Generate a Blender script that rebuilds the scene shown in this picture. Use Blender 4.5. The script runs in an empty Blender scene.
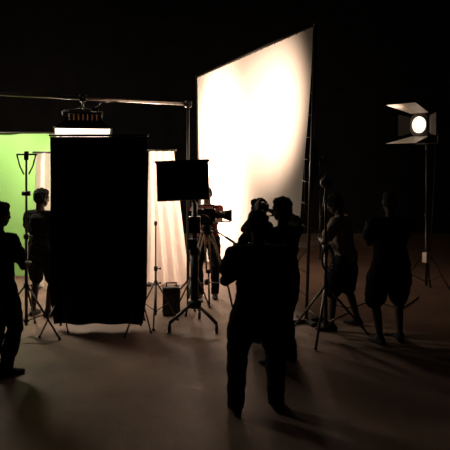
import bpy, bmesh, math, random
import numpy as np
from mathutils import Vector as V, Matrix, Euler, noise
from mathutils.bvhtree import BVHTree
random.seed(4)
scene = bpy.context.scene
scene.view_settings.view_transform = 'Standard'
COL = scene.collection

# ------------------------------------------------------------------ materials
def mat(name, col, rough=0.6, metal=0.0, var=0.15, scale=12.0, bump=0.0, emis=None, estr=0.0, spec=0.5):
    m = bpy.data.materials.new(name); m.use_nodes = True
    nt = m.node_tree; N = nt.nodes; L = nt.links
    b = N['Principled BSDF']
    tc = N.new('ShaderNodeTexCoord'); nz = N.new('ShaderNodeTexNoise')
    nz.inputs['Scale'].default_value = scale; nz.inputs['Detail'].default_value = 5
    L.new(tc.outputs['Object'], nz.inputs['Vector'])
    rp = N.new('ShaderNodeValToRGB')
    c0 = [max(0, c*(1-var)) for c in col]; c1 = [min(1, c*(1+var)) for c in col]
    rp.color_ramp.elements[0].position = .3; rp.color_ramp.elements[1].position = .7
    rp.color_ramp.elements[0].color = (*c0, 1); rp.color_ramp.elements[1].color = (*c1, 1)
    L.new(nz.outputs['Fac'], rp.inputs['Fac']); L.new(rp.outputs['Color'], b.inputs['Base Color'])
    b.inputs['Roughness'].default_value = rough; b.inputs['Metallic'].default_value = metal
    b.inputs['Specular IOR Level'].default_value = spec
    if bump:
        bp = N.new('ShaderNodeBump'); bp.inputs['Strength'].default_value = bump; bp.inputs['Distance'].default_value = .02
        L.new(nz.outputs['Fac'], bp.inputs['Height']); L.new(bp.outputs['Normal'], b.inputs['Normal'])
    if emis:
        b.inputs['Emission Color'].default_value = (*emis, 1); b.inputs['Emission Strength'].default_value = estr
    return m

def cloth_mat(name, col, trans=0.7):
    m = bpy.data.materials.new(name); m.use_nodes = True
    nt = m.node_tree; N = nt.nodes; L = nt.links
    N.remove(N['Principled BSDF'])
    d = N.new('ShaderNodeBsdfDiffuse'); t = N.new('ShaderNodeBsdfTranslucent'); mx = N.new('ShaderNodeMixShader')
    tc = N.new('ShaderNodeTexCoord'); w = N.new('ShaderNodeTexNoise'); w.inputs['Scale'].default_value = 3
    w.inputs['Detail'].default_value = 4
    rp = N.new('ShaderNodeValToRGB')
    rp.color_ramp.elements[0].color = (*[c*.93 for c in col], 1); rp.color_ramp.elements[1].color = (*col, 1)
    L.new(tc.outputs['Object'], w.inputs['Vector']); L.new(w.outputs['Fac'], rp.inputs['Fac'])
    L.new(rp.outputs['Color'], d.inputs['Color']); L.new(rp.outputs['Color'], t.inputs['Color'])
    mx.inputs['Fac'].default_value = trans
    L.new(d.outputs[0], mx.inputs[1]); L.new(t.outputs[0], mx.inputs[2])
    L.new(mx.outputs[0], N['Material Output'].inputs['Surface'])
    return m

M_black = mat('black_metal', (.02, .019, .018), .45, .3)
M_plast = mat('black_plastic', (.018, .017, .017), .5)
M_house = mat('lamp_housing_grey', (.10, .085, .08), .5, .2)
M_rub = mat('rubber', (.012, .012, .012), .8)
M_steel = mat('steel', (.32, .30, .28), .35, .9)
M_dsteel = mat('dark_steel', (.08, .07, .065), .45, .8)
M_alu = mat('white_painted_metal', (.75, .70, .64), .5, .1)
M_wood = mat('tripod_leg_wood', (.28, .20, .14), .5, 0, .3, 20)
M_duve = mat('duvetyne', (.008, .0075, .0075), .95, 0, .2, 6, .2, spec=.1)
M_glow = mat('lamp_glass', (.9, .9, .9), .3, emis=(1, .86, .70), estr=3)
M_warm = mat('lamp_tungsten', (.3, .15, .08), .3, emis=(1, .4, .15), estr=.05)
M_screen = mat('monitor_glass', (.01, .01, .012), .15)
M_silk = cloth_mat('silk_diffusion', (.92, .86, .80), .8)
M_muslin = cloth_mat('muslin', (.90, .80, .74), .5)
M_green = cloth_mat('chroma_green_fabric', (.33, .62, .19), .3)

# ------------------------------------------------------------------ builder
class Build:
    def __init__(s, name, mats):
        s.name = name; s.mats = mats; s.bm = bmesh.new()
    def _add(s, tb, m, smooth=True):
        idx = s.mats.index(m)
        for f in tb.faces: f.material_index = idx; f.smooth = smooth
        me = bpy.data.meshes.new('t'); tb.to_mesh(me); tb.free(); s.bm.from_mesh(me); bpy.data.meshes.remove(me)
    def cyl(s, p0, p1, r0, m, r1=None, seg=16, cap=True):
        p0 = V(p0); p1 = V(p1); r1 = r0 if r1 is None else r1
        tb = bmesh.new(); d = p1-p0
        bmesh.ops.create_cone(tb, cap_ends=cap, segments=seg, radius1=r0, radius2=r1, depth=d.length)
        q = d.to_track_quat('Z', 'Y').to_matrix().to_4x4()
        bmesh.ops.transform(tb, matrix=Matrix.Translation((p0+p1)/2) @ q, verts=tb.verts)
        s._add(tb, m); return s
    def box(s, c, size, m, rot=(0, 0, 0), bev=.006):
        tb = bmesh.new(); bmesh.ops.create_cube(tb, size=1)
        bmesh.ops.scale(tb, vec=size, verts=tb.verts)
        if bev: bmesh.ops.bevel(tb, geom=tb.edges[:], offset=min(bev, min(size)*.3), segments=2, affect='EDGES', profile=.6)
        R = rot if isinstance(rot, Matrix) else Euler(rot).to_matrix().to_4x4()
        bmesh.ops.transform(tb, matrix=Matrix.Translation(V(c)) @ R, verts=tb.verts)
        s._add(tb, m, False); return s
    def sph(s, c, r, m, seg=14):
        tb = bmesh.new(); bmesh.ops.create_uvsphere(tb, u_segments=seg, v_segments=seg//2+2, radius=1)
        r = (r, r, r) if not hasattr(r, '__len__') else r
        bmesh.ops.scale(tb, vec=r, verts=tb.verts); bmesh.ops.translate(tb, vec=V(c), verts=tb.verts)
        s._add(tb, m); return s
    def path(s, pts, r, m, seg=8):
        for a, b in zip(pts[:-1], pts[1:]): s.cyl(a, b, r, m, seg=seg)
        for a in pts[1:-1]: s.sph(a, r, m, 8)
        return s
    def poly(s, pts, m, th=0.004):
        tb = bmesh.new(); pts = [V(p) for p in pts]
        n = (pts[1]-pts[0]).cross(pts[2]-pts[0]).normalized()*th
        a = [tb.verts.new(p) for p in pts]; b = [tb.verts.new(p+n) for p in pts]
        tb.faces.new(a[::-1]); tb.faces.new(b); k = len(pts)
        for i in range(k): tb.faces.new([a[i], a[(i+1) % k], b[(i+1) % k], b[i]])
        s._add(tb, m, False); return s
    def grid(s, fn, nu, nv, m):
        tb = bmesh.new(); vs = [[tb.verts.new(fn(i/nu, j/nv)) for i in range(nu+1)] for j in range(nv+1)]
        for j in range(nv):
            for i in range(nu): tb.faces.new([vs[j][i], vs[j][i+1], vs[j+1][i+1], vs[j+1][i]])
        s._add(tb, m); return s
    def done(s, loc=(0, 0, 0), rz=0):
        me = bpy.data.meshes.new(s.name); s.bm.to_mesh(me); s.bm.free()
        for m in s.mats: me.materials.append(m)
        o = bpy.data.objects.new(s.name, me); COL.objects.link(o)
        o.location = loc; o.rotation_euler = (0, 0, rz)
        return o

# ------------------------------------------------------------------ room
M_floor = bpy.data.materials.new('concrete_floor'); M_floor.use_nodes = True
nt = M_floor.node_tree; N = nt.nodes; L = nt.links; b = N['Principled BSDF']
tc = N.new('ShaderNodeTexCoord')
n1 = N.new('ShaderNodeTexNoise'); n1.inputs['Scale'].default_value = 1.3; n1.inputs['Detail'].default_value = 8; n1.inputs['Roughness'].default_value = .65
n2 = N.new('ShaderNodeTexNoise'); n2.inputs['Scale'].default_value = 45; n2.inputs['Detail'].default_value = 3
rp = N.new('ShaderNodeValToRGB'); rp.color_ramp.elements[0].position = .3; rp.color_ramp.elements[1].position = .72
rp.color_ramp.elements[0].color = (.13, .082, .062, 1); rp.color_ramp.elements[1].color = (.25, .165, .125, 1)
L.new(tc.outputs['Object'], n1.inputs['Vector']); L.new(tc.outputs['Object'], n2.inputs['Vector'])
L.new(n1.outputs['Fac'], rp.inputs['Fac']); L.new(rp.outputs['Color'], b.inputs['Base Color'])
b.inputs['Roughness'].default_value = .62; b.inputs['Specular IOR Level'].default_value = .3
bp = N.new('ShaderNodeBump'); bp.inputs['Strength'].default_value = .25; bp.inputs['Distance'].default_value = .01
L.new(n2.outputs['Fac'], bp.inputs['Height']); L.new(bp.outputs['Normal'], b.inputs['Normal'])
M_wall = mat('dark_stage_wall', (.009, .0075, .008), .95, 0, .3, 2, .1, spec=.05)
M_trim = mat('trim_paint', (.012, .010, .010), .9, spec=.1)
Build('floor', [M_floor]).box((0, 6, -.05), (18, 24, .1), M_floor, bev=0).done()
Build('ceiling', [M_wall]).box((0, 6, 7.05), (18, 24, .1), M_wall, bev=0).done()
Build('wall_back', [M_wall]).box((0, 18.05, 3.5), (18, .1, 7), M_wall, bev=0).done()
Build('wall_front', [M_wall]).box((0, -6.05, 3.5), (18, .1, 7), M_wall, bev=0).done()
Build('wall_left', [M_wall]).box((-9.05, 6, 3.5), (.1, 24, 7), M_wall, bev=0).done()
Build('wall_right', [M_wall]).box((9.05, 6, 3.5), (.1, 24, 7), M_wall, bev=0).done()
Build('baseboard_back', [M_trim]).box((0, 17.98, .08), (18, .04, .16), M_trim).done()

# ------------------------------------------------------------------ stands
def add_stand(B, x, y, top, rad=.5, collar=.75, m=M_dsteel, a0=.4, r=.014, brace=True):
    B.cyl((x, y, .12), (x, y, top*.55), r*1.25, m); B.cyl((x, y, top*.55), (x, y, top), r*.85, m)
    for z in (collar, top*.55): 
        B.cyl((x, y, z-.03), (x, y, z+.03), r*2.1, M_black)
        B.cyl((x, y, z), (x+.05, y, z), .006, M_black); B.sph((x+.06, y, z), .014, M_black)
    B.cyl((x, y, .16), (x, y, .2), r*2.1, M_black)
    for k in range(3):
        a = a0+k*2*math.pi/3; c, s_ = math.cos(a), math.sin(a)
        foot = (x+rad*c, y+rad*s_, .018)
        B.cyl((x+.02*c, y+.02*s_, collar), foot, r*.8, m)
        B.cyl((x+.02*c, y+.02*s_, .18), (x+rad*.55*c, y+rad*.55*s_, .018+(collar-.018)*.45), r*.5, m)
        B.sph(foot, .02, M_rub)

# ------------------------------------------------------------------ big silk frame
def silk():
    B = Build('diffusion_silk_frame', [M_silk, M_dsteel, M_black, M_rub])
    TL = V((-.60, 13.0, 3.98)); TR = V((1.19, 8.1, 4.0)); BL = V((-.52, 13.0, .10)); BR = V((.97, 8.35, .14))
    n = (TR-TL).cross(BL-TL).normalized()
    def f(u, v):   # v 0 top
        a = TL.lerp(TR, u).lerp(BL.lerp(BR, u), v)
        w = .03*noise.noise(V((u*7, v*2.2, 0)))+.018*noise.noise(V((u*20+v*4, v*3, 5)))*(v**1.5+.2)
        a = a+n*w*min(1, v*12)
        if v > .93: a = a+n*(.05*math.sin(u*42)*(v-.93)/.07)
        return a
    B.grid(f, 90, 70, M_silk)
    PTL = TL+V((-.02, .05, .03)); PTR = TR+V((.025, -.06, .03)); PBR = V((1.10, 8.12, .05)); PBL = BL+V((-.02, .08, -.05))
    for p, q in ((PTL, PTR), (PTR, PBR), (PTL, PBL)): B.cyl(p, q, .022, M_dsteel)
    for p in (PTL, PTR): B.sph(p, .03, M_black)
    for i in range(22):
        u = i/21; p = PTL.lerp(PTR, u); q = f(u, .004); B.cyl(p, q, .005, M_black, seg=6)
    for i in range(1, 13):
        v = i/13; p = PTR.lerp(PBR, v); B.cyl(p, f(.998, v), .005, M_black, seg=6)
        p = PTL.lerp(PBL, v); B.cyl(p, f(.002, v), .005, M_black, seg=6)
    for p in (PBR, PBL):
        B.box((p.x, p.y, .03), (.08, .5, .05), M_black, rot=(0, 0, .3)); B.box((p.x, p.y, .03), (.5, .08, .05), M_black, rot=(0, 0, .3))
    B.done()
silk()

# C-stand beside silk
B = Build('grip_stand', [M_dsteel, M_black, M_rub, M_steel])
add_stand(B, 1.25, 7.45, 2.02, .55, .62, a0=.15, r=.019)
B.cyl((1.25, 7.45, 1.86), (1.25, 7.45, 1.98), .045, M_black); B.cyl((1.19, 7.45, 1.92), (1.32, 7.45, 1.92), .04, M_black)
B.cyl((1.25, 7.40, 1.92), (1.16, 7.2, 1.5), .009, M_dsteel); B.sph((1.16, 7.2, 1.5), .025, M_black)
for k in range(3):
    pts = [(1.27+(.06+.008*k)*math.sin(t), 7.41-.01*k, .98+.17*math.cos(t)) for t in [i*math.pi/10 for i in range(21)]]
    B.path(pts, .008, M_rub, 6)
B.done()

# ------------------------------------------------------------------ crossbar on pole with lamp
B = Build('overhead_pipe_rig', [M_dsteel, M_black, M_rub, M_steel])
pL = V((-4.3, 7.0, 3.06)); pR = V((-.555, 9.0, 3.04))
B.cyl(pL, pR+V((.04, .02, 0)), .024, M_steel)
B.cyl((-.555, 9.0, .02), (-.555, 9.0, 3.08), .022, M_dsteel)
B.cyl((-4.3, 7.0, .02), (-4.3, 7.0, 3.1), .022, M_dsteel)
for p in (pL, pR):
    B.box(p, (.1, .1, .1), M_black, rot=(0, 0, .5), bev=.02)
    for k in range(3):
        a = k*2.094+.9; B.cyl((p.x, p.y, .4), (p.x+.32*math.cos(a), p.y+.32*math.sin(a), .015), .013, M_dsteel)
        B.sph((p.x+.32*math.cos(a), p.y+.32*math.sin(a), .02), .02, M_rub)
B.done()

def soft_lamp():
    B = Build('overhead_softlight', [M_black, M_glow, M_warm, M_dsteel, M_alu, M_steel])
    T = Matrix.Rotation(math.radians(-20), 4, 'X')
    def t(p): return (T @ V(p))
    top = [(-.20, -.10, -.06), (.20, -.10, -.06), (.20, .10, -.06), (-.20, .10, -.06)]
    mid = [(-.26, -.13, -.20), (.26, -.13, -.20), (.26, .13, -.20), (-.26, .13, -.20)]
    bot = [(-.38, -.19, -.32), (.38, -.19, -.32), (.38, .19, -.32), (-.38, .19, -.32)]
    B.poly([t(p) for p in top], M_black, .01)
    for k in range(4):
        j = (k+1) % 4
        B.poly([t(top[k]), t(top[j]), t(mid[j]), t(mid[k])], M_black, .006)
        B.poly([t(mid[k]), t(mid[j]), t(bot[j]), t(bot[k])], M_alu if k == 3 else M_black, .006)
        B.cyl(t(bot[k]), t(bot[j]), .008, M_dsteel)
    B.poly([t((x*.93, y*.93, -.312)) for x, y, z in bot], M_glow, .006)
    for i in range(7):
        x = -.18+.06*i; B.cyl(t((x, -.122, -.09)), t((x, -.138, -.18)), .008, M_warm)
    for i in range(3): B.cyl(t((-.2, -.125-.004*i, -.09-.04*i)), t((.2, -.125-.004*i, -.09-.04*i)), .005, M_dsteel)
    B.path([t((-.25, 0, -.14)), t((-.27, 0, .0)), (-.05, 0, .06), (.05, 0, .06), t((.27, 0, 0)), t((.25, 0, -.14))], .010, M_dsteel)
    B.cyl((0, 0, .05), (0, 0, .15), .016, M_steel); B.box((0, 0, .19), (.09, .07, .10), M_dsteel, bev=.015)
    B.cyl((0, -.08, .2), (0, .02, .2), .012, M_steel); B.box((.16, -.02, .03), (.1, .06, .05), M_black)
    B.path([(.16, -.02, .05), (.25, .0, .14), (.35, .05, .15), (.5, .1, .17)], .006, M_black)
    B.done((-1.955, 8.25, 2.86), .25)
soft_lamp()

# ------------------------------------------------------------------ black flag panel
B = Build('black_flag_panel', [M_duve, M_black, M_rub, M_dsteel])
def f(u, v):
    x = -2.26+u*1.245; z = 2.50-v*2.42
    y = 7.75+.02*math.sin(u*17)+.035*noise.noise(V((u*5, v*2, 3)))*(1+v)
    x += (u-.5)*-.10*max(0, v-.85)/.15*1.0
    return V((x, y, z))
B.grid(f, 50, 50, M_duve)
B.grid(lambda u, v: f(u, v)+V((0, .06, 0)), 50, 50, M_duve)
B.cyl((-2.28, 7.78, 2.52), (-.99, 7.78, 2.52), .016, M_black)
for x in (-2.15, -1.1):
    B.cyl((x, 7.85, .03), (x, 7.85, 2.52), .014, M_black)
    for sx, sy in ((-.14, -.55), (.16, -.3), (0, .45)):
        B.cyl((x, 7.85, .45), (x+sx, 7.85+sy*.8, .015), .010, M_dsteel); B.sph((x+sx, 7.85+sy*.8, .018), .018, M_rub)
B.done()

# ------------------------------------------------------------------ green screen and white drapes
B = Build('green_screen_backdrop', [M_green, M_dsteel])
B.grid(lambda u, v: V((-6.4+u*3.3, 11.0+.03*math.sin(u*20)+.05*noise.noise(V((u*4, v, 1))), 2.68-v*2.60)), 60, 30, M_green)
B.cyl((-6.5, 11.0, 2.70), (-3.0, 11.0, 2.70), .015, M_dsteel)
for x in (-6.45, -3.05):
    B.cyl((x, 11.08, 0), (x, 11.08, 2.74), .018, M_dsteel); B.box((x, 11.08, .02), (.1, .7, .04), M_dsteel)
B.done()
def drape(name, x0, x1, xb0, xb1, y, z1, m, folds, seed, yslant=0):
    B = Build(name, [m, M_dsteel, M_black])
    def f(u, v):
        xt = x0+(x1-x0)*u; xb = xb0+(xb1-xb0)*u
        x = xt+(xb-xt)*v
        d = .05*math.sin(u*folds+noise.noise(V((u*3, v*1.5, seed)))*2.5)*(.4+v)
        return V((x, y+yslant*u+d, z1-(z1-.02)*v+.02*math.sin(u*folds*.7)*v))
    B.grid(f, 60, 40, m)
    B.cyl((x0-.05, y, z1+.01), (x1+.05, y+yslant, z1+.01), .016, M_dsteel)
    B.cyl((x0+.02, y+.1, 0), (x0+.02, y+.1, z1+.03), .014, M_dsteel); B.box((x0+.02, y+.12, .02), (.08, .5, .04), M_black)
    B.done()
drape('muslin_drape', -1.34, -.90, -1.37, -.62, 10.55, 2.36, M_muslin, 22, 2)
drape('muslin_drape', -3.22, -2.75, -3.25, -2.70, 10.2, 2.32, M_muslin, 14, 7)

# ------------------------------------------------------------------ left light stand
B = Build('light_stand', [M_dsteel, M_black, M_rub, M_steel, M_alu])
add_stand(B, -2.50, 7.55, 2.25, .52, .62, a0=-.42, r=.016)
B.cyl((-2.62, 7.55, 2.27), (-2.36, 7.55, 2.27), .012, M_dsteel)
B.cyl((-2.50, 7.55, 2.2), (-2.50, 7.55, 2.31), .03, M_black)
B.path([(-2.62, 7.55, 2.27), (-2.58, 7.55, 2.12), (-2.53, 7.55, 2.02)], .010, M_dsteel)
B.path([(-2.38, 7.55, 2.27), (-2.42, 7.55, 2.12), (-2.47, 7.55, 2.02)], .010, M_dsteel)
B.cyl((-2.54, 7.52, 1.78), (-2.44, 7.52, 1.78), .03, M_black)
B.done()

# ------------------------------------------------------------------ centre monitor on rolling pedestal
B = Build('monitor_on_pedestal', [M_duve, M_black, M_rub, M_dsteel, M_screen, M_plast])
cx, cy = -.40, 7.9
R = Matrix.Rotation(math.radians(-8), 4, 'X') @ Matrix.Rotation(math.radians(-2.5), 4, 'Y')
c = V((-.55, 7.84, 1.92))
B.box(c, (.68, .07, .50), M_plast, rot=R, bev=.012)
B.box(c+V((0, -.037, 0)), (.63, .01, .45), M_screen, rot=R, bev=.003)
B.box(c+V((0, .06, -.02)), (.3, .08, .25), M_black, rot=R)
B.box(c+V((0, -.10, .26)), (.70, .2, .012), M_duve, rot=R)
B.cyl((c.x, c.y+.1, c.z-.05), (cx, cy, 1.62), .022, M_black)
B.cyl((cx, cy, .32), (cx, cy, 1.0), .055, M_black); B.cyl((cx, cy, 1.0), (cx, cy, 1.64), .036, M_black)
B.cyl((cx, cy, .95), (cx, cy, 1.05), .07, M_black); B.cyl((cx, cy, .26), (cx, cy, .36), .09, M_black)
B.box((cx+.0, cy-.02, 1.35), (.15, .12, .22), M_plast); B.box((cx-.02, cy-.07, 1.1), (.12, .06, .14), M_plast)
B.cyl((cx+.06, cy, 1.5), (cx+.2, cy-.05, 1.44), .012, M_black)
for k, a in enumerate((-2.45, -.75, 1.45)):
    e = V((cx+.40*math.cos(a), cy+.40*math.sin(a), .12)); B.cyl((cx, cy, .34), e, .022, M_dsteel)
    B.cyl((cx, cy, .75), V((cx, cy, .75)).lerp(e, .72), .010, M_dsteel)
    B.cyl(e, (e.x, e.y, .06), .012, M_dsteel); B.cyl((e.x-.018, e.y, .05), (e.x+.018, e.y, .05), .05, M_rub, seg=20)
    B.cyl((e.x-.022, e.y, .05), (e.x+.022, e.y, .05), .018, M_dsteel)
B.done()

B = Build('battery_case', [M_plast, M_black, M_dsteel, M_rub])
B.box((0, 0, .21), (.25, .22, .38), M_plast, bev=.02)
for z in (.08, .34): B.box((0, 0, z), (.262, .232, .02), M_black)
B.path([(-.07, 0, .39), (-.07, 0, .45), (.07, 0, .45), (.07, 0, .39)], .010, M_black)
B.box((0, -.112, .25), (.12, .01, .09), M_dsteel)
for sx in (-.1, .1):
    for sy in (-.08, .08): B.cyl((sx, sy, 0), (sx, sy, .03), .018, M_rub)
B.done((-.765, 8.55, 0), .1)
B = Build('light_stand', [M_dsteel, M_black, M_rub])
add_stand(B, -.93, 8.05, 1.35, .33, .55, a0=.55, r=.012)
B.cyl((-.93, 8.05, 1.32), (-.93, 8.05, 1.38), .02, M_black)
B.done()

# ------------------------------------------------------------------ cinema camera and tripod
B = Build('film_camera_on_tripod', [M_black, M_plast, M_wood, M_rub, M_screen, M_dsteel, M_steel])
x, y = -.27, 8.75; zc = 1.40
B.box((x-.02, y, zc), (.30, .15, .17), M_plast, bev=.015)
B.box((x-.22, y, zc), (.11, .11, .14), M_black, bev=.01)
B.cyl((x+.12, y, zc), (x+.25, y, zc), .052, M_black, seg=24); B.cyl((x+.16, y, zc), (x+.19, y, zc), .060, M_rub, seg=24)
B.cyl((x+.25, y, zc), (x+.30, y, zc), .060, M_black, r1=.07, seg=24)
B.poly([(x+.30, y-.06, zc-.05), (x+.30, y+.06, zc-.05), (x+.30, y+.06, zc+.05), (x+.30, y-.06, zc+.05)], M_screen)
for sgn in (1, -1):
    B.poly([(x+.29, y-.08, zc+.06*sgn), (x+.29, y+.08, zc+.06*sgn), (x+.37, y+.10, zc+.085*sgn), (x+.37, y-.10, zc+.085*sgn)], M_black)
    B.poly([(x+.29, y+.08*sgn, zc-.06), (x+.29, y+.08*sgn, zc+.06), (x+.37, y+.10*sgn, zc+.085), (x+.37, y+.10*sgn, zc-.085)], M_black)
B.path([(x-.12, y, zc+.08), (x-.12, y, zc+.14), (x+.1, y, zc+.14), (x+.1, y, zc+.08)], .013, M_black)
B.box((x+.03, y-.12, zc+.07), (.13, .05, .08), M_plast); B.cyl((x-.06, y-.12, zc+.07), (x-.13, y-.12, zc+.08), .025, M_rub, r1=.032)
B.cyl((x-.15, y-.03, zc-.10), (x+.35, y-.03, zc-.10), .008, M_steel); B.cyl((x-.15, y+.03, zc-.10), (x+.35, y+.03, zc-.10), .008, M_steel)
B.box((x, y, zc-.12), (.2, .11, .03), M_black); B.cyl((x, y, zc-.24), (x, y, zc-.13), .065, M_black, seg=24)
B.cyl((x-.05, y, zc-.19), (x+.05, y, zc-.19), .05, M_black)
B.cyl((x+.06, y, zc-.18), (x+.38, y-.1, zc-.38), .010, M_black); B.cyl((x+.28, y-.07, zc-.315), (x+.40, y-.106, zc-.39), .017, M_rub)
B.cyl((x, y, zc-.28), (x, y, zc-.23), .09, M_black, seg=24)
for a in (-2.3, -.35, 1.5):
    c_, s_ = math.cos(a), math.sin(a); px, py = -s_*.03, c_*.03
    kneeP = V((x+.30*c_, y+.30*s_, .52)); foot = V((x+.42*c_, y+.42*s_, .02)); top = V((x+.07*c_, y+.07*s_, zc-.26))
    for sg in (1, -1):
        B.cyl(top+V((px*sg, py*sg, 0)), kneeP+V((px*sg, py*sg, 0)), .013, M_wood)
    B.box(kneeP, (.07, .07, .05), M_black, rot=(0, 0, a)); B.cyl(kneeP, foot, .014, M_dsteel); B.sph(foot, .02, M_rub)
    B.cyl((x, y, .42), kneeP.lerp(foot, .2), .008, M_dsteel)
B.cyl((x, y, .38), (x, y, .46), .03, M_black)
B.done()

# ------------------------------------------------------------------ fresnel lamp on stand
LP = V((3.20, 9.75, 2.77))
def fresnel(name, loc, yaw):
    B = Build(name, [M_black, M_plast, M_alu, M_glow, M_dsteel, M_rub, M_steel, M_house])
    # faces local -X
    B.cyl((-.02, 0, 0), (.28, 0, 0), .18, M_house, seg=28); B.cyl((.28, 0, 0), (.37, 0, 0), .18, M_house, r1=.11, seg=28)
    for k in range(5): B.cyl((.03+.05*k, 0, 0), (.045+.05*k, 0, 0), .190, M_steel, seg=28)
    B.cyl((-.06, 0, 0), (-.02, 0, 0), .205, M_house, r1=.19, seg=32)
    B.cyl((-.075, 0, 0), (-.055, 0, 0), .135, M_glow, seg=32)
    for r in (.045, .08, .115, .14):
        pts = [(-.078, r*math.cos(t), r*math.sin(t)) for t in [i*math.pi/12 for i in range(25)]]; B.path(pts, .008, M_dsteel, 6)
    B.box((.14, 0, -.2), (.26, .16, .06), M_black)
    for sg in (1, -1):
        B.poly([(-.06, -.17, .19*sg), (-.06, .17, .19*sg), (-.55, .28, .31*sg), (-.55, -.28, .31*sg)], M_alu)
        B.poly([(-.06, .19*sg, -.14), (-.06, .19*sg, .14), (-.14, .36*sg, .18), (-.14, .36*sg, -.18)], M_black)
        for yy in (-.12, .12): B.cyl((-.06, yy-.02, .195*sg), (-.06, yy+.02, .195*sg), .012, M_steel)
    B.path([(.12, -.2, 0), (.12, -.23, -.03), (.12, -.21, -.30), (.12, .21, -.30), (.12, .23, -.03), (.12, .2, 0)], .013, M_dsteel)
    B.cyl((.12, -.22, 0), (.12, -.26, 0), .03, M_black)
    B.cyl((.12, 0, -.42), (.12, 0, -.28), .02, M_dsteel)
    zf = -loc[2]; zt = -.38
    B.cyl((.12, 0, zf+.15), (.12, 0, zf+1.3), .022, M_dsteel); B.cyl((.12, 0, zf+1.3), (.12, 0, zt), .015, M_dsteel)
    for z in (zf+.75, zf+1.3): B.cyl((.12, 0, z-.03), (.12, 0, z+.03), .032, M_black)
    for k in range(3):
        a = .5+k*2.094; c_, s_ = math.cos(a), math.sin(a)
        B.cyl((.12, 0, zf+.72), (.12+.55*c_, .55*s_, zf+.02), .013, M_dsteel); B.sph((.12+.55*c_, .55*s_, zf+.02), .02, M_rub)
        B.cyl((.12, 0, zf+.2), (.12+.3*c_, .3*s_, zf+.36), .008, M_dsteel)
    B.box((.04, -.05, zf+.62), (.10, .08, .16), M_alu); 
    B.path([(.3, 0, -.1), (.36, 0, -.5), (.25, -.04, -1.2), (.17, -.04, zf+.7)], .007, M_rub)
    return B.done(loc, yaw)
fresnel('fresnel_lamp_on_stand', LP, math.radians(36))

def added_softbox():  # unseen source, added behind the silk to make it brighter and more even
    B = Build('added_softbox_on_stand', [M_black, M_duve, M_alu, M_dsteel, M_rub])
    fr = [(0, -.5, -1.0), (0, .5, -1.0), (0, .5, 1.0), (0, -.5, 1.0)]
    bk = [(.5, -.14, -.2), (.5, .14, -.2), (.5, .14, .2), (.5, -.14, .2)]
    for k in range(4):
        j = (k+1) % 4
        B.poly([fr[k], fr[j], bk[j], bk[k]], M_duve, .01); B.cyl(fr[k], fr[j], .012, M_black); B.cyl(fr[k], bk[k], .01, M_black)
        # deep hood in front of the opening keeps the spill off the set
        B.poly([fr[k], fr[j], V(fr[j])+V((-.35, 0, 0)), V(fr[k])+V((-.35, 0, 0))], M_duve, .008)
    B.cyl((.5, 0, 0), (.62, 0, 0), .15, M_black, r1=.12, seg=24); B.box((.75, 0, 0), (.26, .22, .24), M_black, bev=.02)
    B.cyl((.62, 0, -2.15+.12), (.62, 0, -.1), .02, M_dsteel)
    for k in range(3):
        a = .3+k*2.094; B.cyl((.62, 0, -1.4), (.62+.5*math.cos(a), .5*math.sin(a), -2.13), .013, M_dsteel); B.sph((.62+.5*math.cos(a), .5*math.sin(a), -2.13), .02, M_rub)
    B.done((1.40, 12.3, 2.15), math.radians(20))
added_softbox()
B = Build('floor_cable', [M_rub])
def cab(pts):
    out = []
    for i in range(len(pts)-1):
        p0 = V(pts[max(i-1, 0)]); p1 = V(pts[i]); p2 = V(pts[i+1]); p3 = V(pts[min(i+2, len(pts)-1)])
        for k in range(8):
            t = k/8; out.append(.5*((2*p1)+(p2-p0)*t+(2*p0-5*p1+4*p2-p3)*t*t+(3*p1-p0-3*p2+p3)*t**3))
    out.append(V(pts[-1])); B.path(out, .009, M_rub, 6)
cab([(3.1, 9.6, .01), (2.6, 8.9, .01), (2.3, 9.3, .01), (1.8, 8.9, .01), (1.5, 9.6, .01)])
B.done()

# ------------------------------------------------------------------ people
def sphere_pts(c, r, ax=None, n=10):
    r = (r, r, r) if not hasattr(r, '__len__') else r
    out = []
    for i in range(n//2+1):
        ph = math.pi*i/(n//2)
        for j in range(n if 0 < i < n//2 else 1):
            th = 2*math.pi*j/n
            p = V((r[0]*math.sin(ph)*math.cos(th), r[1]*math.sin(ph)*math.sin(th), r[2]*math.cos(ph)))
            out.append(V(c)+(ax @ p if ax else p))
    return out
def ik(a, t, l1, l2, pole):
    d = t-a; D = d.length
    if D > (l1+l2)*.995: d = d.normalized()*(l1+l2)*.995; D = d.length
    t = a+d; dn = d.normalized(); x = (l1*l1-l2*l2+D*D)/(2*D); h = math.sqrt(max(0, l1*l1-x*x))
    p = pole-dn*pole.dot(dn); p.normalize()
    return a+dn*x+p*h, t

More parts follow.
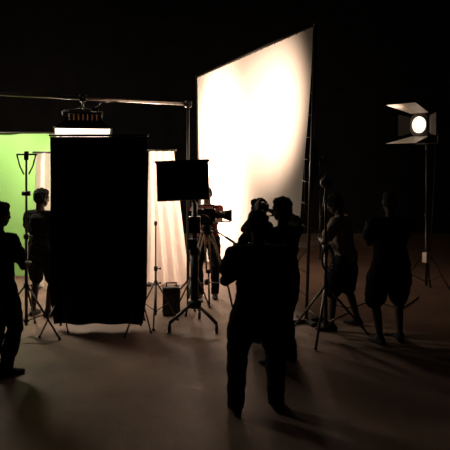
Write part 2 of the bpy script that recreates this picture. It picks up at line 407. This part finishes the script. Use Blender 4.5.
def human(name, loc, yaw, H=1.75, lean=0, side=0, twist=0, head=(0, 0), arms=None, legs=None, curl=.5,
          top=(.012, .011, .011), bot=(.010, .010, .011), skin=(.05, .032, .026), hairc=(.008, .006, .005),
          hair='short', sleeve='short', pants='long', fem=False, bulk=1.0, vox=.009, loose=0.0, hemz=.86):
    s = H/1.75
    prims = {k: [] for k in ('skin', 'top', 'bot', 'shoe', 'hair')}
    def hull(k, *blobs):
        pts = []
        for bl in blobs: pts += sphere_pts(*bl)
        tb = bmesh.new()
        for p in pts: tb.verts.new(p)
        r = bmesh.ops.convex_hull(tb, input=tb.verts[:])
        junk = [g for g in r['geom_interior']+r['geom_unused'] if isinstance(g, bmesh.types.BMVert)]
        if junk: bmesh.ops.delete(tb, geom=list(set(junk)), context='VERTS')
        bmesh.ops.recalc_face_normals(tb, faces=tb.faces[:])
        prims[k].append(tb)
    Pv = V((0, 0, .94))
    u = V((math.sin(side), math.sin(lean), math.cos(lean)*math.cos(side))).normalized()
    rt = Matrix.Rotation(twist, 3, 'Z') @ V((1, 0, 0)); rt = (rt-u*rt.dot(u)).normalized(); fw = u.cross(rt).normalized()
    AX = Matrix((rt, fw, u)).transposed()
    sw = (.165 if fem else .182)*bulk; wst = (.125 if fem else .145)*bulk+loose*.6; hipw = .165*bulk+loose*.4
    def T(x, y, z): return Pv+rt*x+fw*y+u*z
    chest = (T(0, 0, .36), (sw*.92, .115*bulk, .15), AX); waist = (T(0, .005, .14), (wst, .10*bulk+loose*.5, .10), AX)
    pel = (V((0, -.01, .93)), (hipw, .115*bulk+loose*.3, .10), None); hem = (V((0, 0, hemz)), (hipw+.012, .125*bulk+loose*.3, .045), None)
    hull('top', chest, waist); hull('top', waist, pel); hull('top', pel, hem)
    if fem: hull('top', (T(.07, .085, .32), .065), (T(-.07, .085, .32), .065))
    hull('bot', (V((0, -.01, .90)), (hipw*.98, .112*bulk, .09), None), (V((0, -.01, .82)), (hipw*.92, .10, .05), None))
    hull('top', (T(0, -.005, .47), (.075, .07, .045), AX), (T(sw*.93, 0, .44), .062), (T(sw*.6, 0, .34), .085))
    hull('top', (T(0, -.005, .47), (.075, .07, .045), AX), (T(-sw*.93, 0, .44), .062), (T(-sw*.6, 0, .34), .085))
    hull('top', (T(0, -.005, .47), (.13, .075, .04), AX), (T(0, -.0, .36), (sw*.8, .1, .08), AX))
    nb = T(0, -.005, .50)
    hp, hy = head
    Rh = Matrix.Rotation(hy, 3, 'Z') @ Matrix.Rotation(-hp, 3, 'X')
    hc = nb+(u*.6+Rh @ V((0, 0, .4))).normalized()*.165+Rh @ V((0, .025, 0))
    hull('skin', (nb-u*.02, .062), (hc+Rh @ V((0, -.025, -.06)), .056))
    def Hh(x, y, z): return hc+Rh @ V((x, y, z))
    hull('skin', (Hh(0, -.012, .03), (.074, .094, .088), Rh), (Hh(0, .025, -.055), (.056, .062, .04), Rh), (Hh(0, .048, -.088), (.03, .032, .024), Rh))
    hull('skin', (Hh(0, .085, .015), .010), (Hh(0, .108, -.025), .013), (Hh(0, .085, -.035), (.020, .012, .010), Rh))
    hull('skin', (Hh(-.035, .075, .027), .014), (Hh(.035, .075, .027), .014))
    hull('skin', (Hh(-.018, .083, -.055), .009), (Hh(.018, .083, -.055), .009)); hull('skin', (Hh(-.015, .080, -.067), .009), (Hh(.015, .080, -.067), .009))
    for sg in (1, -1):
        hull('skin', (Hh(.076*sg, -.012, .015), (.010, .020, .022), Rh), (Hh(.074*sg, -.006, -.02), (.008, .012, .014), Rh))
    hs = {'short': .0, 'cap': .004, 'bun': .004, 'pony': .004, 'bushy': .018, 'cropped': -.005}[hair]
    hull('hair', (Hh(0, -.026, .045), (.080+hs, .092+hs, .084+hs), Rh), (Hh(0, -.045, -.01), (.072+hs, .062+hs, .06), Rh))
    hull('hair', (Hh(0, .045, .085), (.055+hs, .04, .032+hs), Rh), (Hh(0, -.02, .07), (.07+hs, .07, .06+hs), Rh))
    if hair == 'cap': hull('hair', (Hh(-.05, .09, .065), (.02, .02, .008), Rh), (Hh(.05, .09, .065), (.02, .02, .008), Rh), (Hh(0, .16, .05), (.04, .02, .008), Rh))
    if hair == 'bun': hull('hair', (Hh(0, -.09, .11), .045), (Hh(0, -.06, .1), .04))
    if hair == 'pony':
        hull('hair', (Hh(0, -.12, .05), .035), (Hh(0, -.15, -.05), .034)); hull('hair', (Hh(0, -.15, -.05), .034), (Hh(0, -.13, -.2), .018))
    arms = arms or {}
    for sg, key in ((1, 'R'), (-1, 'L')):
        S = T(sw*.98*sg, 0, .435)
        tgt, pole, hd, pn = arms.get(key, ((sg*.29, .06, .90), (sg*.4, -1, 0), None, None))
        E, W = ik(S, V(tgt), .285, .25, V(pole).normalized())
        sk = 'top' if sleeve == 'long' else 'skin'
        up = (W-E).normalized()
        mid = S.lerp(E, .62)
        hull('top', (S, .062*bulk), (mid, .057*bulk+loose*.3))
        hull(sk, (S, .05), (E, .040)) if sk == 'skin' else hull('top', (S, .058), (E, .050))
        q = E.lerp(W, .3)
        e = .008 if sk == 'top' else 0
        hull(sk, (E, .040+e), (q, .042+e)); hull(sk, (q, .042+e), (W, .027+e))
        hd = V(hd).normalized() if hd else up
        pn = V(pn) if pn else V((-sg, 0, 0))
        pn = (pn-hd*pn.dot(hd)).normalized(); wd = hd.cross(pn).normalized()
        fwd_side = 1 if wd.dot(V((0, 1, .3))) > 0 else -1
        wd = wd*fwd_side
        hull('skin', (W, .024), (W+hd*.03, .022))
        hull('skin', (W+hd*.02+wd*.016, .014), (W+hd*.02-wd*.016, .014), (W+hd*.088+wd*.032, .012), (W+hd*.083-wd*.032, .011))
        for i, (off, ln) in enumerate(((.031, .072), (.010, .080), (-.011, .074), (-.031, .058))):
            p = W+hd*(.088-.004*abs(i-1))+wd*off; ang = curl*.5; 
            for k, fr in enumerate((.45, .31, .24)):
                dd = (hd*math.cos(ang)+pn*math.sin(ang)+wd*(off*1.2)).normalized()
                p2 = p+dd*ln*fr; hull('skin', (p, .0098-.0009*k, None, 8), (p2, .0092-.0009*k, None, 8)); p = p2; ang += curl*.75
        p = W+hd*.025+wd*.022
        for k, (fr, sp, rr) in enumerate(((.038, .95, .0135), (.030, .55, .011), (.024, .25, .0095))):
            dd = (hd*math.cos(sp)+wd*math.sin(sp)+pn*.35*(1+curl*k)).normalized(); p2 = p+dd*fr
            hull('skin', (p, rr, None, 8), (p2, rr-.0015, None, 8)); p = p2
    legs = legs or {}
    lo = loose*.7
    for sg, key in ((1, 'R'), (-1, 'L')):
        hj = V((.088*sg*bulk, -.005, .90))
        fx, fy, fa = legs.get(key, (sg*.12, 0, -sg*.15))
        A = V((fx, fy, .085)); fd = Matrix.Rotation(fa, 3, 'Z') @ V((0, 1, 0))
        K, A = ik(hj, A, .43, .41, fd+V((sg*.1, 0, 0)))
        hull('bot', (hj, .098*bulk), (hj.lerp(K, .5), .082*bulk+lo)); 
        if pants == 'long':
            hull('bot', (hj.lerp(K, .5), .082*bulk+lo), (K, .064+lo)); c = K.lerp(A, .3)
            hull('bot', (K, .062+lo), (c, .062+lo)); hull('bot', (c, .062+lo), (A+V((0, -.005, .0)), .052+lo*.8))
        else:
            hull('bot', (hj.lerp(K, .4), .09*bulk+lo), (hj.lerp(K, .93), .085+lo))
            hull('skin', (hj.lerp(K, .6), .06), (K, .052)); c = K.lerp(A, .3)-fd*.012
            hull('skin', (K, .050), (c, .055)); hull('skin', (c, .055), (A, .036))
        a0 = V((A.x, A.y, 0))
        hull('shoe', (V((A.x, A.y, .09)), .043), (a0-fd*.045+V((0, 0, .038)), .038), (a0+fd*.04+V((0, 0, .055)), .04))
        hull('shoe', (a0-fd*.045+V((0, 0, .03)), (.038, .038, .03)), (a0+fd*.12+V((0, 0, .028)), (.048, .045, .028)), (a0+fd*.17+V((0, 0, .022)), (.036, .04, .022)), (a0+fd*.03+V((0, 0, .06)), .036))
    allb = bmesh.new(); trees = {}
    for k, lst in prims.items():
        if not lst: continue
        kb = bmesh.new()
        for tb in lst:
            me = bpy.data.meshes.new('t'); tb.to_mesh(me); tb.free(); allb.from_mesh(me); kb.from_mesh(me); bpy.data.meshes.remove(me)
        trees[k] = BVHTree.FromBMesh(kb); kb.free()
    me = bpy.data.meshes.new('tmp'); allb.to_mesh(me); allb.free()
    o = bpy.data.objects.new('tmp', me); COL.objects.link(o)
    md = o.modifiers.new('r', 'REMESH'); md.mode = 'VOXEL'; md.voxel_size = vox; md.use_smooth_shade = True
    sm = o.modifiers.new('s', 'SMOOTH'); sm.factor = .5; sm.iterations = 2
    dg = bpy.context.evaluated_depsgraph_get(); ev = o.evaluated_get(dg)
    fin = bpy.data.meshes.new_from_object(ev); bpy.data.objects.remove(o)
    keys = list(trees)
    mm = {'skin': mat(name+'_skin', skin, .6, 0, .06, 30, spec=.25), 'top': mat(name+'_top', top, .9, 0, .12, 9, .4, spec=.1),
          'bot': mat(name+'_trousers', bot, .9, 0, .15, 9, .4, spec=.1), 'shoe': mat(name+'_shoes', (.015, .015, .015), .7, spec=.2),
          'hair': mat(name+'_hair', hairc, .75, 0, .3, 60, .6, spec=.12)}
    for k in keys: fin.materials.append(mm[k])
    M_eye = mat(name+'_eye', (.4, .38, .35), .2, 0, .02)
    fin.materials.append(M_eye)
    for pz in fin.polygons:
        c = pz.center; best = None
        for i, k in enumerate(keys):
            r = trees[k].find_nearest(c, .12)
            if r[0] is not None and (best is None or r[3] < best[0]): best = (r[3], i)
        pz.material_index = best[1] if best else 0; pz.use_smooth = True
    bm = bmesh.new(); bm.from_mesh(fin); bm.normal_update()
    kt = keys.index('top'); kb_ = keys.index('bot'); off = random.random()*50
    for v in bm.verts:
        ms = {f.material_index for f in v.link_faces}
        if ms <= {kt, kb_}:
            p = v.co; v.co = p+v.normal*(.012*noise.noise(V((p.x*9+off, p.y*9, p.z*13)))+.006*noise.noise(V((p.x*25, p.y*25+off, p.z*30))))
        elif ms == {keys.index('hair')} and hair == 'bushy':
            p = v.co; v.co = p+v.normal*(.012*noise.noise(V((p.x*40+off, p.y*40, p.z*40))))
    for sg in (1, -1):
        tb = bmesh.new(); bmesh.ops.create_uvsphere(tb, u_segments=12, v_segments=8, radius=.013)
        bmesh.ops.translate(tb, vec=Hh(.032*sg, .078, .006), verts=tb.verts)
        for f in tb.faces: f.material_index = len(keys); f.smooth = True
        m2 = bpy.data.meshes.new('t'); tb.to_mesh(m2); tb.free(); bm.from_mesh(m2); bpy.data.meshes.remove(m2)
    mz = min(v.co.z for v in bm.verts)
    for v in bm.verts: v.co.z -= mz
    bm.to_mesh(fin); bm.free()
    fin.name = name
    ob = bpy.data.objects.new(name, fin); COL.objects.link(ob)
    ob.scale = (s, s, s); ob.location = (*loc, 0); ob.rotation_euler = (0, 0, yaw)
    return ob
R_ = math.radians
# far-left man, nearer the camera
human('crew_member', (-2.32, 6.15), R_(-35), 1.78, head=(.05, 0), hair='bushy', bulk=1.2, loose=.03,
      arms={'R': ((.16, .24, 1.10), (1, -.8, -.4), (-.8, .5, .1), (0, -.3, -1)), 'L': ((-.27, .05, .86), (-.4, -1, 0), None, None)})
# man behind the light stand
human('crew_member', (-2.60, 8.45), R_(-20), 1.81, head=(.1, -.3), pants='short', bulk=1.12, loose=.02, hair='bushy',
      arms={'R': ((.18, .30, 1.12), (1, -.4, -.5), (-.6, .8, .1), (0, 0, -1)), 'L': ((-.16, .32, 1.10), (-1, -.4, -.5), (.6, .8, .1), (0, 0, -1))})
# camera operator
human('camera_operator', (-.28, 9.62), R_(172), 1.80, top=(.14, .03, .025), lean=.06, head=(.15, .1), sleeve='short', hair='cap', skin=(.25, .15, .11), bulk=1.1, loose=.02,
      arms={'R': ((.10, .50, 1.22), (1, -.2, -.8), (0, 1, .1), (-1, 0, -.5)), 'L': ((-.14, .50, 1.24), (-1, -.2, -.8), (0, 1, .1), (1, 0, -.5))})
# foreground person, back to us
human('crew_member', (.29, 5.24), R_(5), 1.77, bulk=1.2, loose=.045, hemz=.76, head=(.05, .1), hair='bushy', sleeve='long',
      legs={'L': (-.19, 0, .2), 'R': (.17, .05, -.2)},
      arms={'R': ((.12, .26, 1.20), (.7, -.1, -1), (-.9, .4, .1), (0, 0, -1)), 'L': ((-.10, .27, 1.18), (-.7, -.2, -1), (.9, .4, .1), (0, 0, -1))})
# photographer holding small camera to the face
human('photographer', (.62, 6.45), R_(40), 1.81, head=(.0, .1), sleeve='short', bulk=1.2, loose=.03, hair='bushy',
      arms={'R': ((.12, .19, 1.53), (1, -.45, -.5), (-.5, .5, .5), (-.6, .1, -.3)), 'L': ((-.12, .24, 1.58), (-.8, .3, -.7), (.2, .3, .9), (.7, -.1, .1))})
B = Build('stills_camera', [M_plast, M_rub, M_screen])
B.box((0, 0, 0), (.135, .07, .09), M_plast, bev=.012); B.box((0, 0, .05), (.05, .06, .03), M_plast)
B.cyl((0, .03, 0), (0, .12, 0), .036, M_rub, seg=20); B.box((0, -.037, 0), (.08, .005, .055), M_screen)
B.done((.62-.20, 6.45+.19, 1.67), R_(40))
# third person beyond the photographer
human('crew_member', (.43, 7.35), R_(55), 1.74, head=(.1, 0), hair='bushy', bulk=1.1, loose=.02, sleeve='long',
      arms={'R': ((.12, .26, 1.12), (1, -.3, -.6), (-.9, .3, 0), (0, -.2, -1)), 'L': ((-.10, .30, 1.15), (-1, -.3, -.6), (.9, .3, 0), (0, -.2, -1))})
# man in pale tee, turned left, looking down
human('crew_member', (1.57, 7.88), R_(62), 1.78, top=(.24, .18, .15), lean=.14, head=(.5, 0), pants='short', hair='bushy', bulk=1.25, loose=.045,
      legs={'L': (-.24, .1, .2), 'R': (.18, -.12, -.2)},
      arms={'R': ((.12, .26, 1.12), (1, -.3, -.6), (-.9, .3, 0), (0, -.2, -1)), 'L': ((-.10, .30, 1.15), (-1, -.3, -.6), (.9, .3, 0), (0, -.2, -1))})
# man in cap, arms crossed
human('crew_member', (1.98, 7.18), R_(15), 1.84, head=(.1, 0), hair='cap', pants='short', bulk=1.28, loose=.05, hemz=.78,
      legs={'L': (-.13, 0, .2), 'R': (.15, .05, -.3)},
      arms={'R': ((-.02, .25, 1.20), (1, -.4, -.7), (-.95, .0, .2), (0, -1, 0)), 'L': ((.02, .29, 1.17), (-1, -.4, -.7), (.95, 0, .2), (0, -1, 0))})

# ------------------------------------------------------------------ lights
def aim(o, t): o.rotation_euler = (V(t)-o.location).to_track_quat('-Z', 'Y').to_euler()
def spot(name, loc, t, e, ang, col, rad=.15, blend=.8):
    l = bpy.data.lights.new(name, 'SPOT'); l.energy = e; l.spot_size = R_(ang); l.spot_blend = blend; l.color = col; l.shadow_soft_size = rad
    o = bpy.data.objects.new(name, l); COL.objects.link(o); o.location = loc; aim(o, t); return o
def area(name, loc, t, e, sz, col, spread=180):
    l = bpy.data.lights.new(name, 'AREA'); l.energy = e; l.shape = 'RECTANGLE'; l.size = sz[0]; l.size_y = sz[1]; l.color = col; l.spread = R_(spread)
    o = bpy.data.objects.new(name, l); COL.objects.link(o); o.location = loc; aim(o, t); return o
W1 = (1, .71, .52)
fd = Matrix.Rotation(R_(36), 3, 'Z') @ V((-1, 0, 0))
spot('fresnel_bulb', LP+fd*.12, (.72, 9.4, 3.0), 1050, 68, W1, .15, 1)
area('added_silk_backlight', (1.38, 12.29, 2.15), (1.38-.94, 12.29-.342, 2.15), 300, (.93, 1.85), W1, 150)  # added soft backlight for the silk, hidden behind it
area('softlight_panel', (-1.955, 8.18, 2.44), (-2.0, 7.3, 0), 3, (.6, .3), (1, .8, .62))
area('added_green_screen_fill', (-4.6, 9.6, 4.2), (-4.4, 11, 1.4), 240, (1.2, .4), (1, .92, .72))  # added light without a fixture, brightens the green cloth
area('added_muslin_fill', (-1.1, 12.0, 2.2), (-1.05, 10.5, 1.5), 70, (.5, .5), (1, .76, .62))  # added unseen light, boosts the central muslin from behind
area('added_drape_fill', (-3.0, 11.6, 2.2), (-3.0, 10.2, 1.3), 40, (.4, .4), (1, .84, .66))  # added unseen light, brightens only the left drape from behind
area('added_ambient_fill', (0, 3, 6.8), (0, 5, 0), 3, (4, 4), (1, .8, .72))  # added weak overhead fill that lifts the blacks, no actual fixture
w = bpy.data.worlds.new('world'); scene.world = w; w.use_nodes = True
w.node_tree.nodes['Background'].inputs[0].default_value = (.01, .008, .008, 1)

# ------------------------------------------------------------------ camera
cd = bpy.data.cameras.new('camera'); cam = bpy.data.objects.new('camera', cd); COL.objects.link(cam)
cam.location = (0, 0, 2.2); cam.rotation_euler = (math.pi/2, 0, 0)
cd.sensor_width = 36; cd.lens = 48; cd.shift_y = -65/450
cd.dof.use_dof = True; cd.dof.focus_distance = 9.2; cd.dof.aperture_fstop = 2.2
scene.camera = cam
